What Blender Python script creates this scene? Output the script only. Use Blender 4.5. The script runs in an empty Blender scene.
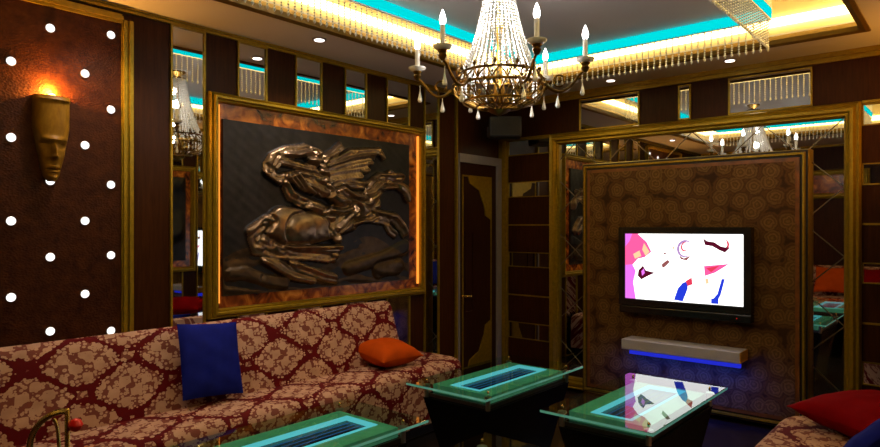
import bpy, bmesh, math, random
from mathutils import Vector, Matrix
random.seed(7)
SC = bpy.context.scene
COL = SC.collection
PI = math.pi
W, FAR, NEAR, CEIL = 3.85, 5.27, -0.62, 2.74      # room: left wall x=0, right wall x=W, far wall y=FAR

# ------------------------------------------------------------------ materials
def newmat(name):
    m = bpy.data.materials.new(name); m.use_nodes = True
    nt = m.node_tree; nt.nodes.clear()
    out = nt.nodes.new('ShaderNodeOutputMaterial')
    return m, nt, out
def N(nt, typ, **kw):
    n = nt.nodes.new(typ)
    for k, v in kw.items():
        if k.startswith('i_'):
            key = k[2:]
            key = int(key) if key.isdigit() else key.replace('_', ' ')
            n.inputs[key].default_value = v
        else: setattr(n, k, v)
    return n
def L(nt, a, b): nt.links.new(a, b)
def math_n(nt, op, a, b=None, c=None):
    n = nt.nodes.new('ShaderNodeMath'); n.operation = op
    for i, v in enumerate((a, b, c)):
        if v is None: continue
        if hasattr(v, 'is_output') or hasattr(v, 'links'): nt.links.new(v, n.inputs[i])
        else: n.inputs[i].default_value = v
    return n.outputs[0]
def ramp(nt, fac, stops, interp='LINEAR'):
    r = nt.nodes.new('ShaderNodeValToRGB'); r.color_ramp.interpolation = interp
    el = r.color_ramp.elements
    while len(el) < len(stops): el.new(0.5)
    for e, (p, c) in zip(el, stops): e.position = p; e.color = (*c, 1)
    nt.links.new(fac, r.inputs[0]); return r.outputs[0]
def coords(nt, scale=(1, 1, 1), rot=(0, 0, 0)):
    g = nt.nodes.new('ShaderNodeTexCoord'); mp = nt.nodes.new('ShaderNodeMapping')
    mp.inputs['Scale'].default_value = scale; mp.inputs['Rotation'].default_value = rot
    nt.links.new(g.outputs['Object'], mp.inputs[0]); return mp.outputs[0]
def principled(nt, out, **kw):
    b = nt.nodes.new('ShaderNodeBsdfPrincipled')
    for k, v in kw.items():
        key = k.replace('_', ' ')
        if hasattr(v, 'links'): nt.links.new(v, b.inputs[key])
        else: b.inputs[key].default_value = v
    nt.links.new(b.outputs[0], out.inputs[0]); return b
def add_bump(nt, b, h, strength=.3, dist=.01):
    n = nt.nodes.new('ShaderNodeBump'); n.inputs['Strength'].default_value = strength
    n.inputs['Distance'].default_value = dist
    nt.links.new(h, n.inputs['Height']); nt.links.new(n.outputs[0], b.inputs['Normal'])
def flat(name, col, rough=.5, metal=0, noise=.15, scale=12, spec=.5, coat=0):
    m, nt, out = newmat(name)
    nz = N(nt, 'ShaderNodeTexNoise', i_Scale=scale, i_Detail=4.0); L(nt, coords(nt), nz.inputs[0])
    c = ramp(nt, nz.outputs[0], [(.25, tuple(max(0, v*(1-noise)) for v in col)), (.75, tuple(v*(1+noise) for v in col))])
    principled(nt, out, Base_Color=c, Roughness=rough, Metallic=metal, Specular_IOR_Level=spec, Coat_Weight=coat)
    return m
def emit(name, col, s, cam=None):
    m, nt, out = newmat(name)
    e = N(nt, 'ShaderNodeEmission', i_Color=(*col, 1), i_Strength=s); L(nt, e.outputs[0], out.inputs[0]); return m

M = {}
# dark wenge wood with upright grain
def wood(name, a, b, rough=.38, scale=(14, 14, 1.1)):
    m, nt, out = newmat(name)
    nz = N(nt, 'ShaderNodeTexNoise', i_Scale=5.0, i_Detail=8.0, i_Roughness=.65); L(nt, coords(nt, scale), nz.inputs[0])
    c = ramp(nt, nz.outputs[0], [(.3, a), (.7, b)])
    p = principled(nt, out, Base_Color=c, Roughness=rough, Specular_IOR_Level=.10); add_bump(nt, p, nz.outputs[0], .12, .003)
    return m
M['wood'] = wood('dark_wood', (.024, .0065, .0013), (.056, .017, .004))
M['doorwood'] = wood('door_wood', (.018, .006, .003), (.04, .014, .006))
def leather():
    m, nt, out = newmat('brown_leather')
    v = N(nt, 'ShaderNodeTexVoronoi', i_Scale=1.0); L(nt, coords(nt, (75, 75, 110)), v.inputs[0])
    nz = N(nt, 'ShaderNodeTexNoise', i_Scale=22.0, i_Detail=5.0); L(nt, coords(nt), nz.inputs[0])
    c = ramp(nt, nz.outputs[0], [(.3, (.026, .0055, .0010)), (.75, (.066, .017, .003))])
    p = principled(nt, out, Base_Color=c, Roughness=.5, Specular_IOR_Level=.14); add_bump(nt, p, v.outputs[0], .28, .007); return m
M['leather'] = leather()
def gold(name, col, rough, metal=.8):
    m, nt, out = newmat(name)
    nz = N(nt, 'ShaderNodeTexNoise', i_Scale=35.0, i_Detail=5.0); L(nt, coords(nt), nz.inputs[0])
    c = ramp(nt, nz.outputs[0], [(.3, tuple(x*.72 for x in col)), (.7, col)])
    p = principled(nt, out, Base_Color=c, Roughness=rough, Metallic=metal); add_bump(nt, p, nz.outputs[0], .15, .004); return m
M['gold'] = gold('aged_gold', (.37, .245, .008), .40, .5)
M['gilt'] = gold('chandelier_gold', (.20, .105, .014), .28, .85)
M['brass'] = gold('polished_brass', (.80, .55, .14), .25, .85)
def mirror():
    m, nt, out = newmat('mirror_glass')
    nz = N(nt, 'ShaderNodeTexNoise', i_Scale=3.0); L(nt, coords(nt), nz.inputs[0])
    c = ramp(nt, nz.outputs[0], [(.3, (.74, .75, .74)), (.7, (.78, .79, .78))])
    principled(nt, out, Base_Color=c, Roughness=.015, Metallic=1.0); return m
M['mirror'] = mirror()
M['groove'] = flat('bevel_groove', (.16, .13, .10), .3, .6)
def onyx():
    m, nt, out = newmat('backlit_onyx')
    nz = N(nt, 'ShaderNodeTexNoise', i_Scale=9.0, i_Detail=6.0, i_Distortion=1.2); L(nt, coords(nt), nz.inputs[0])
    c = ramp(nt, nz.outputs[0], [(.32, (.03, .005, .001)), (.48, (.17, .032, .002)), (.62, (.36, .10, .008)), (.8, (.6, .22, .03))])
    b = principled(nt, out, Base_Color=c, Roughness=.25)
    L(nt, c, b.inputs['Emission Color']); b.inputs['Emission Strength'].default_value = .14; return m
M['onyx'] = onyx()
M['border'] = flat('glow_tinted_border', (.17, .058, .006), .4, noise=.5, scale=16)  # orange glow along the panel edge, put into the border's colour
def metalrelief(name, a, b_, rough, metal, bump):
    m, nt, out = newmat(name)
    nz = N(nt, 'ShaderNodeTexNoise', i_Scale=18.0, i_Detail=8.0); L(nt, coords(nt), nz.inputs[0])
    c = ramp(nt, nz.outputs[0], [(.3, a), (.7, b_)])
    p = principled(nt, out, Base_Color=c, Roughness=rough, Metallic=metal); add_bump(nt, p, nz.outputs[0], bump, .004); return m
M['plate'] = metalrelief('dark_slate_plate', (.007, .0075, .010), (.018, .018, .023), .45, .5, .25)
M['figure'] = metalrelief('bronze_figure', (.14, .093, .055), (.27, .19, .12), .30, .85, .15)
M['ground'] = metalrelief('bronze_ground', (.035, .021, .010), (.075, .046, .022), .42, .6, .3)
M['pewter'] = M['plate']
def damask():
    m, nt, out = newmat('red_damask')
    g = N(nt, 'ShaderNodeTexCoord'); s = N(nt, 'ShaderNodeSeparateXYZ'); L(nt, g.outputs['Object'], s.inputs[0])
    x, y, z = s.outputs
    u = math_n(nt, 'MULTIPLY_ADD', x, .22, y)
    v = math_n(nt, 'SUBTRACT', z, x)
    U = math_n(nt, 'MULTIPLY', u, 2*PI/.47); V = math_n(nt, 'MULTIPLY', v, 2*PI/.40)
    # the lattice bends into ogees
    f = math_n(nt, 'ADD', math_n(nt, 'COSINE', U), math_n(nt, 'COSINE', V))
    cv = N(nt, 'ShaderNodeCombineXYZ'); L(nt, u, cv.inputs[0]); L(nt, v, cv.inputs[1])
    vo = N(nt, 'ShaderNodeTexVoronoi', i_Scale=46.0, i_Randomness=.7); L(nt, cv.outputs[0], vo.inputs['Vector'])
    d = vo.outputs['Distance']
    nz = N(nt, 'ShaderNodeTexNoise', i_Scale=11.0, i_Detail=3.0); L(nt, cv.outputs[0], nz.inputs[0])
    af = math_n(nt, 'ABSOLUTE', f)
    e = math_n(nt, 'ADD', af, math_n(nt, 'MULTIPLY', math_n(nt, 'SUBTRACT', .42, d), .55))
    e = math_n(nt, 'ADD', e, math_n(nt, 'MULTIPLY', math_n(nt, 'SUBTRACT', nz.outputs[0], .5), .9))
    red = math_n(nt, 'LESS_THAN', e, .27)
    # beige vine running down the middle of the red band
    # petals inside each medallion
    cross = math_n(nt, 'MAXIMUM', math_n(nt, 'ABSOLUTE', math_n(nt, 'SINE', U)), math_n(nt, 'ABSOLUTE', math_n(nt, 'SINE', V)))
    n2 = N(nt, 'ShaderNodeTexNoise', i_Scale=7.0, i_Detail=2.0); L(nt, cv.outputs[0], n2.inputs[0])
    red = math_n(nt, 'MULTIPLY', red, math_n(nt, 'GREATER_THAN', math_n(nt, 'ADD', cross, math_n(nt, 'MULTIPLY', math_n(nt, 'SUBTRACT', n2.outputs[0], .5), 1.4)), .30))
    pet = math_n(nt, 'MULTIPLY', math_n(nt, 'SINE', math_n(nt, 'MULTIPLY', U, 4.0)), math_n(nt, 'SINE', math_n(nt, 'MULTIPLY', V, 3.0)))
    ring = math_n(nt, 'MULTIPLY', math_n(nt, 'GREATER_THAN', d, .51), math_n(nt, 'GREATER_THAN', math_n(nt, 'ADD', pet, math_n(nt, 'MULTIPLY', af, -.35)), -.55))
    dot = math_n(nt, 'LESS_THAN', d, .10)
    ring = math_n(nt, 'MAXIMUM', ring, dot)
    core = math_n(nt, 'GREATER_THAN', math_n(nt, 'ADD', af, math_n(nt, 'MULTIPLY', nz.outputs[0], .35)), 2.12)
    dark = math_n(nt, 'MAXIMUM', ring, core)
    base = ramp(nt, nz.outputs[0], [(.3, (.42, .245, .17)), (.7, (.58, .365, .26))])
    mx = N(nt, 'ShaderNodeMix', data_type='RGBA'); L(nt, math_n(nt, 'MULTIPLY', dark, .85), mx.inputs[0]); L(nt, base, mx.inputs[6]); mx.inputs[7].default_value = (.14, .014, .012, 1)
    m2 = N(nt, 'ShaderNodeMix', data_type='RGBA'); L(nt, red, m2.inputs[0]); L(nt, mx.outputs[2], m2.inputs[6]); m2.inputs[7].default_value = (.10, .0015, .004, 1)
    principled(nt, out, Base_Color=m2.outputs[2], Roughness=.7, Specular_IOR_Level=.12); return m
M['damask'] = damask()
def wallpaper():
    m, nt, out = newmat('rose_wallpaper')
    sp_ = N(nt, 'ShaderNodeSeparateXYZ'); L(nt, coords(nt), sp_.inputs[0]); cb = N(nt, 'ShaderNodeCombineXYZ')
    L(nt, sp_.outputs[0], cb.inputs[0]); L(nt, sp_.outputs[2], cb.inputs[1])
    vo = N(nt, 'ShaderNodeTexVoronoi', voronoi_dimensions='2D', i_Scale=8.0, i_Randomness=.7); L(nt, cb.outputs[0], vo.inputs['Vector'])
    nz = N(nt, 'ShaderNodeTexNoise', i_Scale=26.0, i_Detail=5.0, i_Distortion=.8); L(nt, coords(nt, (1, 0, 1)), nz.inputs[0])
    k = math_n(nt, 'ADD', vo.outputs['Distance'], math_n(nt, 'MULTIPLY', math_n(nt, 'SUBTRACT', nz.outputs[0], .5), .35))
    c = ramp(nt, k, [(.05, (.16, .09, .024)), (.15, (.085, .040, .009)), (.22, (.19, .108, .034)), (.32, (.085, .038, .009)), (.40, (.16, .09, .028)), (.50, (.06, .024, .006)), (.58, (.11, .05, .014)), (.72, (.035, .012, .003))])
    p = principled(nt, out, Base_Color=c, Roughness=.55, Specular_IOR_Level=.2); add_bump(nt, p, k, .25, .006); return m
M['wallpaper'] = wallpaper()
def marble():
    m, nt, out = newmat('dark_floor')
    nz = N(nt, 'ShaderNodeTexNoise', i_Scale=2.5, i_Detail=8.0, i_Distortion=1.5); L(nt, coords(nt), nz.inputs[0])
    br = N(nt, 'ShaderNodeTexBrick', i_Scale=1.0, i_Mortar_Size=.003, offset=0.0); L(nt, coords(nt, (1.25, 1.25, 1)), br.inputs[0])
    br.inputs['Brick Width'].default_value = 1.0; br.inputs['Row Height'].default_value = 1.0
    br.inputs['Color1'].default_value = br.inputs['Color2'].default_value = (1, 1, 1, 1); br.inputs['Mortar'].default_value = (.3, .3, .3, 1)
    c = ramp(nt, nz.outputs[0], [(.3, (.010, .007, .005)), (.6, (.018, .012, .009)), (.75, (.035, .024, .018))])
    mx = N(nt, 'ShaderNodeMix', data_type='RGBA', blend_type='MULTIPLY'); mx.inputs[0].default_value = 1; L(nt, c, mx.inputs[6]); L(nt, br.outputs[0], mx.inputs[7])
    principled(nt, out, Base_Color=mx.outputs[2], Roughness=.22, Specular_IOR_Level=.4); return m
M['floor'] = marble()
def glass():
    m, nt, out = newmat('table_glass')
    fr = N(nt, 'ShaderNodeFresnel', i_IOR=1.55)
    nz = N(nt, 'ShaderNodeTexNoise', i_Scale=2.0); L(nt, coords(nt), nz.inputs[0])
    tint = ramp(nt, nz.outputs[0], [(.3, (.80, .95, .88)), (.7, (.84, .97, .91))])
    t = N(nt, 'ShaderNodeBsdfTransparent'); L(nt, tint, t.inputs[0])
    gl = N(nt, 'ShaderNodeBsdfGlossy', i_Roughness=.0, i_Color=(1, 1, 1, 1))
    mx = N(nt, 'ShaderNodeMixShader'); geo = N(nt, 'ShaderNodeNewGeometry')
    L(nt, math_n(nt, 'MULTIPLY', fr.outputs[0], math_n(nt, 'SUBTRACT', 1.0, geo.outputs['Backfacing'])), mx.inputs[0]); L(nt, t.outputs[0], mx.inputs[1]); L(nt, gl.outputs[0], mx.inputs[2])
    L(nt, mx.outputs[0], out.inputs[0]); return m
M['glass'] = glass()
def glassedge():        # polished edge: green from outside, LED glow put in as emission, clear from within
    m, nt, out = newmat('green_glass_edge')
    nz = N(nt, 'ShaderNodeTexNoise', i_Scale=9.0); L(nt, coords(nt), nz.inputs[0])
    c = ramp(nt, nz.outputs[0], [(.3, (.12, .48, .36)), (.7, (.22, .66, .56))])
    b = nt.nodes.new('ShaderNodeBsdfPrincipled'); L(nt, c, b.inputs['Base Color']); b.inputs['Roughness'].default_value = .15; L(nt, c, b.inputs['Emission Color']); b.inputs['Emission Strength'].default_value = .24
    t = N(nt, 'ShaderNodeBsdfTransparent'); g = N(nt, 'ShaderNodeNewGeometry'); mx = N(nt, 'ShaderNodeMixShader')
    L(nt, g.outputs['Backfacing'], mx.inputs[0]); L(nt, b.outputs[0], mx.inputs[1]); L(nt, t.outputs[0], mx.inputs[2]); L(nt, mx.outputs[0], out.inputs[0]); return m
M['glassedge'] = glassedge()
M['black'] = flat('black_lacquer', (.004, .004, .0045), .2, spec=.2)
M['darkband'] = flat('dark_steel_band', (.10, .08, .08), .3, .8)
M['warmlit_end'] = flat('lamplit_shelf_end', (.85, .48, .10), .4)  # warm lamp light on the shelf's end, put into its colour
M['plastic'] = flat('black_gloss_plastic', (.008, .008, .009), .25)
M['steel'] = flat('brushed_steel', (.45, .43, .43), .3, .9)
M['plaster'] = flat('grey_ceiling_paint', (.66, .645, .645), .75, noise=.04, scale=2)
M['cream'] = flat('cove_cream_paint', (.85, .74, .45), .7, noise=.04)
M['white'] = flat('white_trim', (.24, .23, .27), .4, noise=.05)
M['candle'] = flat('white_candle_tube', (.75, .72, .68), .4, noise=.03)
M['crystal'] = flat('cut_crystal', (.92, .92, .91), .12, .0, noise=.05, spec=1.0)
M['bead'] = flat('crystal_bead', (.95, .95, .92), .12, .1, noise=.1, spec=1.0)
M['mask'] = wood('mask_wood', (.15, .072, .005), (.27, .14, .012), .42, (8, 8, 3))
M['blue'] = flat('blue_velvet', (.008, .014, .22), .8, noise=.2, spec=.06)
M['orange'] = flat('orange_cloth', (.50, .068, .003), .7, noise=.12, spec=.06)
M['red'] = flat('red_cloth', (.19, .001, .003), .8, noise=.15, spec=.04)
M['redknob'] = flat('red_enamel', (.85, .015, .012), .35, noise=.1)
M['plinth'] = flat('black_plinth', (.008, .006, .005), .5)
M['tray'] = flat('blue_black_tray', (.004, .010, .035), .2, noise=.4, scale=30)
def litglass(name, col, e):     # LED light inside the glass, put in as faint emission
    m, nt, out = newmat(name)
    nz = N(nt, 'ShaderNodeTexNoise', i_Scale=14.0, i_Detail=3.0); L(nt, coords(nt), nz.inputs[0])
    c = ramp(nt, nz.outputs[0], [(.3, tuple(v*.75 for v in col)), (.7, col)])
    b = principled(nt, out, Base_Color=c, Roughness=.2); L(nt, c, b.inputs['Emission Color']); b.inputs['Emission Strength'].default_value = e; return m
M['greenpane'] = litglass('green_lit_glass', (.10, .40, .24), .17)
M['shelfpaint'] = flat('pale_shelf_laminate', (.50, .52, .74), .4, noise=.05)
M['speaker'] = flat('speaker_grey_blue', (.018, .022, .035), .5)
M['grille'] = flat('speaker_grille', (.008, .010, .016), .7)
E_CYAN = emit('cyan_led', (.0, .80, .82), .95)
E_WARM = emit('warm_cove_led', (1.0, .68, .22), 15.0)
E_ONYX = emit('amber_led', (1.0, .30, .035), 1.5)
E_DOT = emit('white_button_lamp', (1.0, .96, .92), 1.6)
E_BULB = emit('flame_bulb_glow', (1.0, .95, .92), 14.0)
E_DOWN = emit('downlight_lens', (1.0, .85, .78), 5.0)
E_FLAME = emit('sconce_glow', (1.0, .62, .16), 9.0)
E_BLUE_GLOW = emit('blue_led_wall_glow', (.02, .03, .70), .8)
E_TCYAN = emit('table_cyan_led', (.16, .66, .80), 1.0)
E_TBLUE = emit('table_blue_led', (.05, .22, .6), .45)
E_RED = emit('standby', (1, .02, .02), 1.0)

# ------------------------------------------------------------------ mesh helpers
ORG = {}
class MB:
    def __init__(s): s.v, s.f, s.m = [], [], []
    def add(s, vs, fs, mi=0):
        o = len(s.v); s.v += [Vector(p) for p in vs]
        for f in fs: s.f.append([i+o for i in f]); s.m.append(mi)
    def box(s, x0, x1, y0, y1, z0, z1, mi=0):
        s.add([(x0,y0,z0),(x1,y0,z0),(x1,y1,z0),(x0,y1,z0),(x0,y0,z1),(x1,y0,z1),(x1,y1,z1),(x0,y1,z1)],
              [(3,2,1,0),(4,5,6,7),(0,1,5,4),(1,2,6,5),(2,3,7,6),(3,0,4,7)], mi)
    def frustum(s, b, t, z0, z1, mi=0):
        (ax0, ax1, ay0, ay1), (bx0, bx1, by0, by1) = b, t
        s.add([(ax0,ay0,z0),(ax1,ay0,z0),(ax1,ay1,z0),(ax0,ay1,z0),(bx0,by0,z1),(bx1,by0,z1),(bx1,by1,z1),(bx0,by1,z1)],
              [(3,2,1,0),(4,5,6,7),(0,1,5,4),(1,2,6,5),(2,3,7,6),(3,0,4,7)], mi)
    def rbox(s, x0, x1, y0, y1, z0, z1, r=.01, seg=2, mi=0):
        bm = bmesh.new(); bmesh.ops.create_cube(bm, size=1)
        for v in bm.verts:
            v.co = Vector(((x0+x1)/2+v.co.x*(x1-x0), (y0+y1)/2+v.co.y*(y1-y0), (z0+z1)/2+v.co.z*(z1-z0)))
        bmesh.ops.bevel(bm, geom=list(bm.edges), offset=r, segments=seg, profile=.5, affect='EDGES')
        s.frombm(bm, mi)
    def frombm(s, bm, mi=0):
        bm.verts.index_update()
        s.add([v.co.copy() for v in bm.verts], [[v.index for v in f.verts] for f in bm.faces], mi); bm.free()
    def tube(s, pts, r, n=8, cap=True, mi=0):
        pts = [Vector(p) for p in pts]; rs = r if isinstance(r, (list, tuple)) else [r]*len(pts)
        vs, fs = [], []; prev = None
        for i, p in enumerate(pts):
            t = (pts[min(i+1, len(pts)-1)] - pts[max(i-1, 0)]).normalized()
            if prev is None:
                a = t.cross(Vector((0, 0, 1)));  a = a if a.length > .05 else t.cross(Vector((1, 0, 0)))
            else: a = prev - t*prev.dot(t)
            a.normalize(); prev = a; b = t.cross(a)
            for k in range(n):
                q = 2*PI*k/n; vs.append(p + a*math.cos(q)*rs[i] + b*math.sin(q)*rs[i])
        for i in range(len(pts)-1):
            for k in range(n): fs.append((i*n+k, i*n+(k+1) % n, (i+1)*n+(k+1) % n, (i+1)*n+k))
        if cap: fs.append(tuple(range(n-1, -1, -1))); fs.append(tuple((len(pts)-1)*n+k for k in range(n)))
        s.add(vs, fs, mi)
    def lathe(s, prof, c=(0, 0, 0), n=20, axis='z', mi=0, ring=False):
        vs, fs = [], []; c = Vector(c)
        for r, h in prof:
            for k in range(n):
                q = 2*PI*k/n; a, b = r*math.cos(q), r*math.sin(q)
                vs.append(c + Vector({'z': (a, b, h), 'x': (h, a, b), 'y': (b, h, a)}[axis]))
        for i in range(len(prof)-1):
            for k in range(n): fs.append((i*n+k, i*n+(k+1) % n, (i+1)*n+(k+1) % n, (i+1)*n+k))
        if ring:
            m = (len(prof)-1)*n
            for k in range(n): fs.append((m+k, m+(k+1) % n, (k+1) % n, k))
        else:
            fs.append(tuple(range(n-1, -1, -1))); fs.append(tuple((len(prof)-1)*n+k for k in range(n)))
        s.add(vs, fs, mi)
    def octa(s, c, rx, rz=None, mi=0):
        x, y, z = c; rz = rz or rx
        s.add([(x+rx,y,z),(x,y+rx,z),(x-rx,y,z),(x,y-rx,z),(x,y,z+rz),(x,y,z-rz)],
              [(0,1,4),(1,2,4),(2,3,4),(3,0,4),(1,0,5),(2,1,5),(3,2,5),(0,3,5)], mi)
    def build(s, name, mats, parent=None, loc=None, smooth=False, kind=None, fix=True):
        me = bpy.data.meshes.new(name)
        o = bpy.data.objects.new(name, me)
        org = ORG[parent.name] if parent else Vector(loc or (0, 0, 0))
        me.from_pydata([tuple(v-org) for v in s.v], [], s.f)
        for m in (mats if isinstance(mats, (list, tuple)) else [mats]): me.materials.append(m)
        me.polygons.foreach_set('material_index', s.m)
        if fix:
            bm = bmesh.new(); bm.from_mesh(me); bmesh.ops.recalc_face_normals(bm, faces=bm.faces); bm.to_mesh(me); bm.free()
        if smooth:
            me.polygons.foreach_set('use_smooth', [True]*len(me.polygons))
            try: me.set_sharp_from_angle(angle=math.radians(40))
            except Exception: pass
        me.update(); COL.objects.link(o)
        if parent: o.parent = parent
        else: o.location = org
        ORG[o.name] = org
        if kind: o['kind'] = kind
        return o
def thing(name, loc, label, cat, group=None):
    o = bpy.data.objects.new(name, None); COL.objects.link(o); o.location = loc; o.empty_display_size = .1
    ORG[o.name] = Vector(loc); o['label'] = label; o['category'] = cat
    if group: o['group'] = group
    return o
def tag(o, label, cat, group=None):
    o['label'] = label; o['category'] = cat
    if group: o['group'] = group
    return o
def part(name, mat, parent, fn, smooth=False, **kw):
    b = MB(); fn(b); return b.build(name, mat, parent, smooth=smooth, **kw)
def Pl(pl, a, b, h):          # point on a wall: a along, b up, h out of the wall
    return {'L': (h, a, b), 'F': (a, FAR-h, b), 'R': (W-h, a, b), 'N': (a, NEAR+h, b)}[pl]
def pbox(mb, pl, a0, a1, b0, b1, h0, h1, mi=0):
    p, q = Pl(pl, a0, b0, h0), Pl(pl, a1, b1, h1)
    mb.box(*sorted((p[0], q[0])), *sorted((p[1], q[1])), *sorted((p[2], q[2])), mi)
def pframe(mb, pl, a0, a1, b0, b1, prof, mi=0):    # mitred moulding: prof = [(inset, height)], closed
    n = len(prof); vs = []
    for ins, h in prof:
        for a, b in ((a0+ins, b0+ins), (a1-ins, b0+ins), (a1-ins, b1-ins), (a0+ins, b1-ins)): vs.append(Pl(pl, a, b, h))
    fs = []
    for i in range(n):
        j = (i+1) % n
        for k in range(4): fs.append((i*4+k, i*4+(k+1) % 4, j*4+(k+1) % 4, j*4+k))
    mb.add(vs, fs, mi)
def moulding(w, t, base=0.0):
    return [(0, base), (0, base+t*.55), (w*.12, base+t*.8), (w*.30, base+t*.7), (w*.42, base+t), (w*.62, base+t), (w*.74, base+t*.72), (w*.88, base+t*.75), (w, base+t*.45), (w, base)]
def copy_tree(o, parent=None):
    c = o.copy(); COL.objects.link(c)
    if parent: c.parent = parent
    for ch in list(o.children): copy_tree(ch, c)
    return c

# ------------------------------------------------------------------ room shell
part('floor', M['floor'], None, lambda b: b.box(-.15, W+.15, NEAR-.15, FAR+.15, -.1, 0), kind='structure')
wl = part('wall_left', M['wood'], None, lambda b: b.box(-.12, 0, NEAR-.15, FAR+.15, 0, 3.1), kind='structure')
wf = part('wall_far', M['wood'], None, lambda b: b.box(0, W, FAR, FAR+.12, 0, 3.1), kind='structure')
wr = part('wall_right', M['wood'], None, lambda b: b.box(W, W+.12, NEAR-.15, FAR+.15, 0, 3.1), kind='structure')
wn = part('wall_near', M['wood'], None, lambda b: b.box(0, W, NEAR-.12, NEAR, 0, 3.1), kind='structure')
OX0, OX1, OY0, OY1 = .57, 3.12, .80, 4.75         # opening of the coffer
def soffit(b):
    b.box(0, OX0, NEAR, FAR, CEIL, 2.80); b.box(OX1, W, NEAR, FAR, CEIL, 2.80)
    b.box(OX0, OX1, NEAR, OY0, CEIL, 2.80); b.box(OX0, OX1, OY1, FAR, CEIL, 2.80)
ce = part('ceiling', M['plaster'], None, soffit, kind='structure')
def covewall(b):
    t = .03
    b.box(OX0-t, OX0, OY0-t, OY1+t, 2.80, 3.08); b.box(OX1, OX1+t, OY0-t, OY1+t, 2.80, 3.08)
    b.box(OX0, OX1, OY0-t, OY0, 2.80, 3.08); b.box(OX0, OX1, OY1, OY1+t, 2.80, 3.08)
    b.box(OX0-t, OX1+t, OY0-t, OY1+t, 3.08, 3.12)
part('cove_wall', M['cream'], ce, covewall)
RX0, RX1, RY0, RY1 = .93, 2.69, 1.32, 4.40        # raised panel hung in the coffer
part('raised_panel', M['plaster'], ce, lambda b: b.box(RX0, RX1, RY0, RY1, 2.872, 3.08))
def opening_trim(b):
    prof = [(0.0, 2.728), (.02, 2.722), (.05, 2.732), (.06, 2.76), (.04, 2.80), (.045, 2.845), (0.0, 2.85)]
    n = len(prof); vs = []
    for ins, z in prof:
        i = ins - .045
        for x, y in ((OX0+i, OY0+i), (OX1-i, OY0+i), (OX1-i, OY1-i), (OX0+i, OY1-i)): vs.append((x, y, z))
    fs = [(i*4+k, i*4+(k+1) % 4, ((i+1) % n)*4+(k+1) % 4, ((i+1) % n)*4+k) for i in range(n) for k in range(4)]
    b.add(vs, fs)
M['darkgold'] = gold('dark_gold', (.17, .095, .006), .42, .4)
part('trim_1', M['darkgold'], None, opening_trim, kind='structure')
# crown mouldings along the walls
def crown(pl, a0, a1, z0=2.722):
    def f(b):
        pbox(b, pl, a0, a1, z0, 2.739, 0, .018); pbox(b, pl, a0, a1, z0+.4*(2.74-z0), 2.7395, 0, .034); pbox(b, pl, a0, a1, z0-.012, z0+.002, 0, .022)
    return f
part('trim_2', M['gold'], None, crown('L', NEAR, FAR), kind='structure')
part('trim_3', M['gold'], None, crown('F', .05, W-.05, 2.685), kind='structure')
part('trim_4', M['gold'], None, crown('R', NEAR, FAR), kind='structure')
part('trim_5', M['gold'], None, crown('N', .05, W-.05), kind='structure')

# ------------------------------------------------------------------ lights of the coffer
def fascia(b):
    t = .012; z0, z1 = 2.804, 2.871
    b.box(RX0, RX0+t, RY0, RY1, z0, z1); b.box(RX1-t, RX1, RY0, RY1, z0, z1)
    b.box(RX0+t, RX1-t, RY0, RY0+t, z0, z1); b.box(RX0+t, RX1-t, RY1-t, RY1, z0, z1)
o = part('light_strip', E_CYAN, None, fascia, loc=((RX0+RX1)/2, (RY0+RY1)/2, 2.792))
tag(o, 'glowing cyan light strip round the edge of the raised ceiling panel', 'light strip')
def cove_led(b):
    t = .02; z0, z1 = 2.852, 2.905
    b.box(OX0, OX0+t, OY0, OY1, z0, z1); b.box(OX1-t, OX1, OY0, OY1, z0, z1)
    b.box(OX0+t, OX1-t, OY0, OY0+t, z0, z1); b.box(OX0+t, OX1-t, OY1-t, OY1, z0, z1)
o = part('light_strip', E_WARM, None, cove_led, loc=((OX0+OX1)/2, (OY0+OY1)/2, 2.852))
tag(o, 'glaring warm yellow light strip hidden behind the gold ceiling moulding', 'light strip')
def beads(b):
    rows = []
    nx, ny = int((RX1-RX0)/.043), int((RY1-RY0)/.043)
    for i in range(nx+1):
        x = RX0+.02+(RX1-RX0-.04)*i/nx; rows += [(x, RY0+.006), (x, RY1-.006)]
    for i in range(1, ny):
        y = RY0+.02+(RY1-RY0-.04)*i/ny; rows += [(RX0+.006, y), (RX1-.006, y)]
    for x, y in rows:
        for k in range(11): b.octa((x, y, 2.790-.0157*k), .0078, .0080)
        b.octa((x, y, 2.617), .010, .016)
    b.box(RX0, RX0+.012, RY0, RY1, 2.797, 2.804); b.box(RX1-.012, RX1, RY0, RY1, 2.797, 2.804)
    b.box(RX0, RX1, RY0, RY0+.012, 2.797, 2.804); b.box(RX0, RX1, RY1-.012, RY1, 2.797, 2.804)
o = part('bead_curtain', M['bead'], None, beads, loc=((RX0+RX1)/2, (RY0+RY1)/2, 2.785), kind='stuff', fix=False)
tag(o, 'crystal bead fringe hanging round the recessed ceiling', 'bead curtain')

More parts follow.
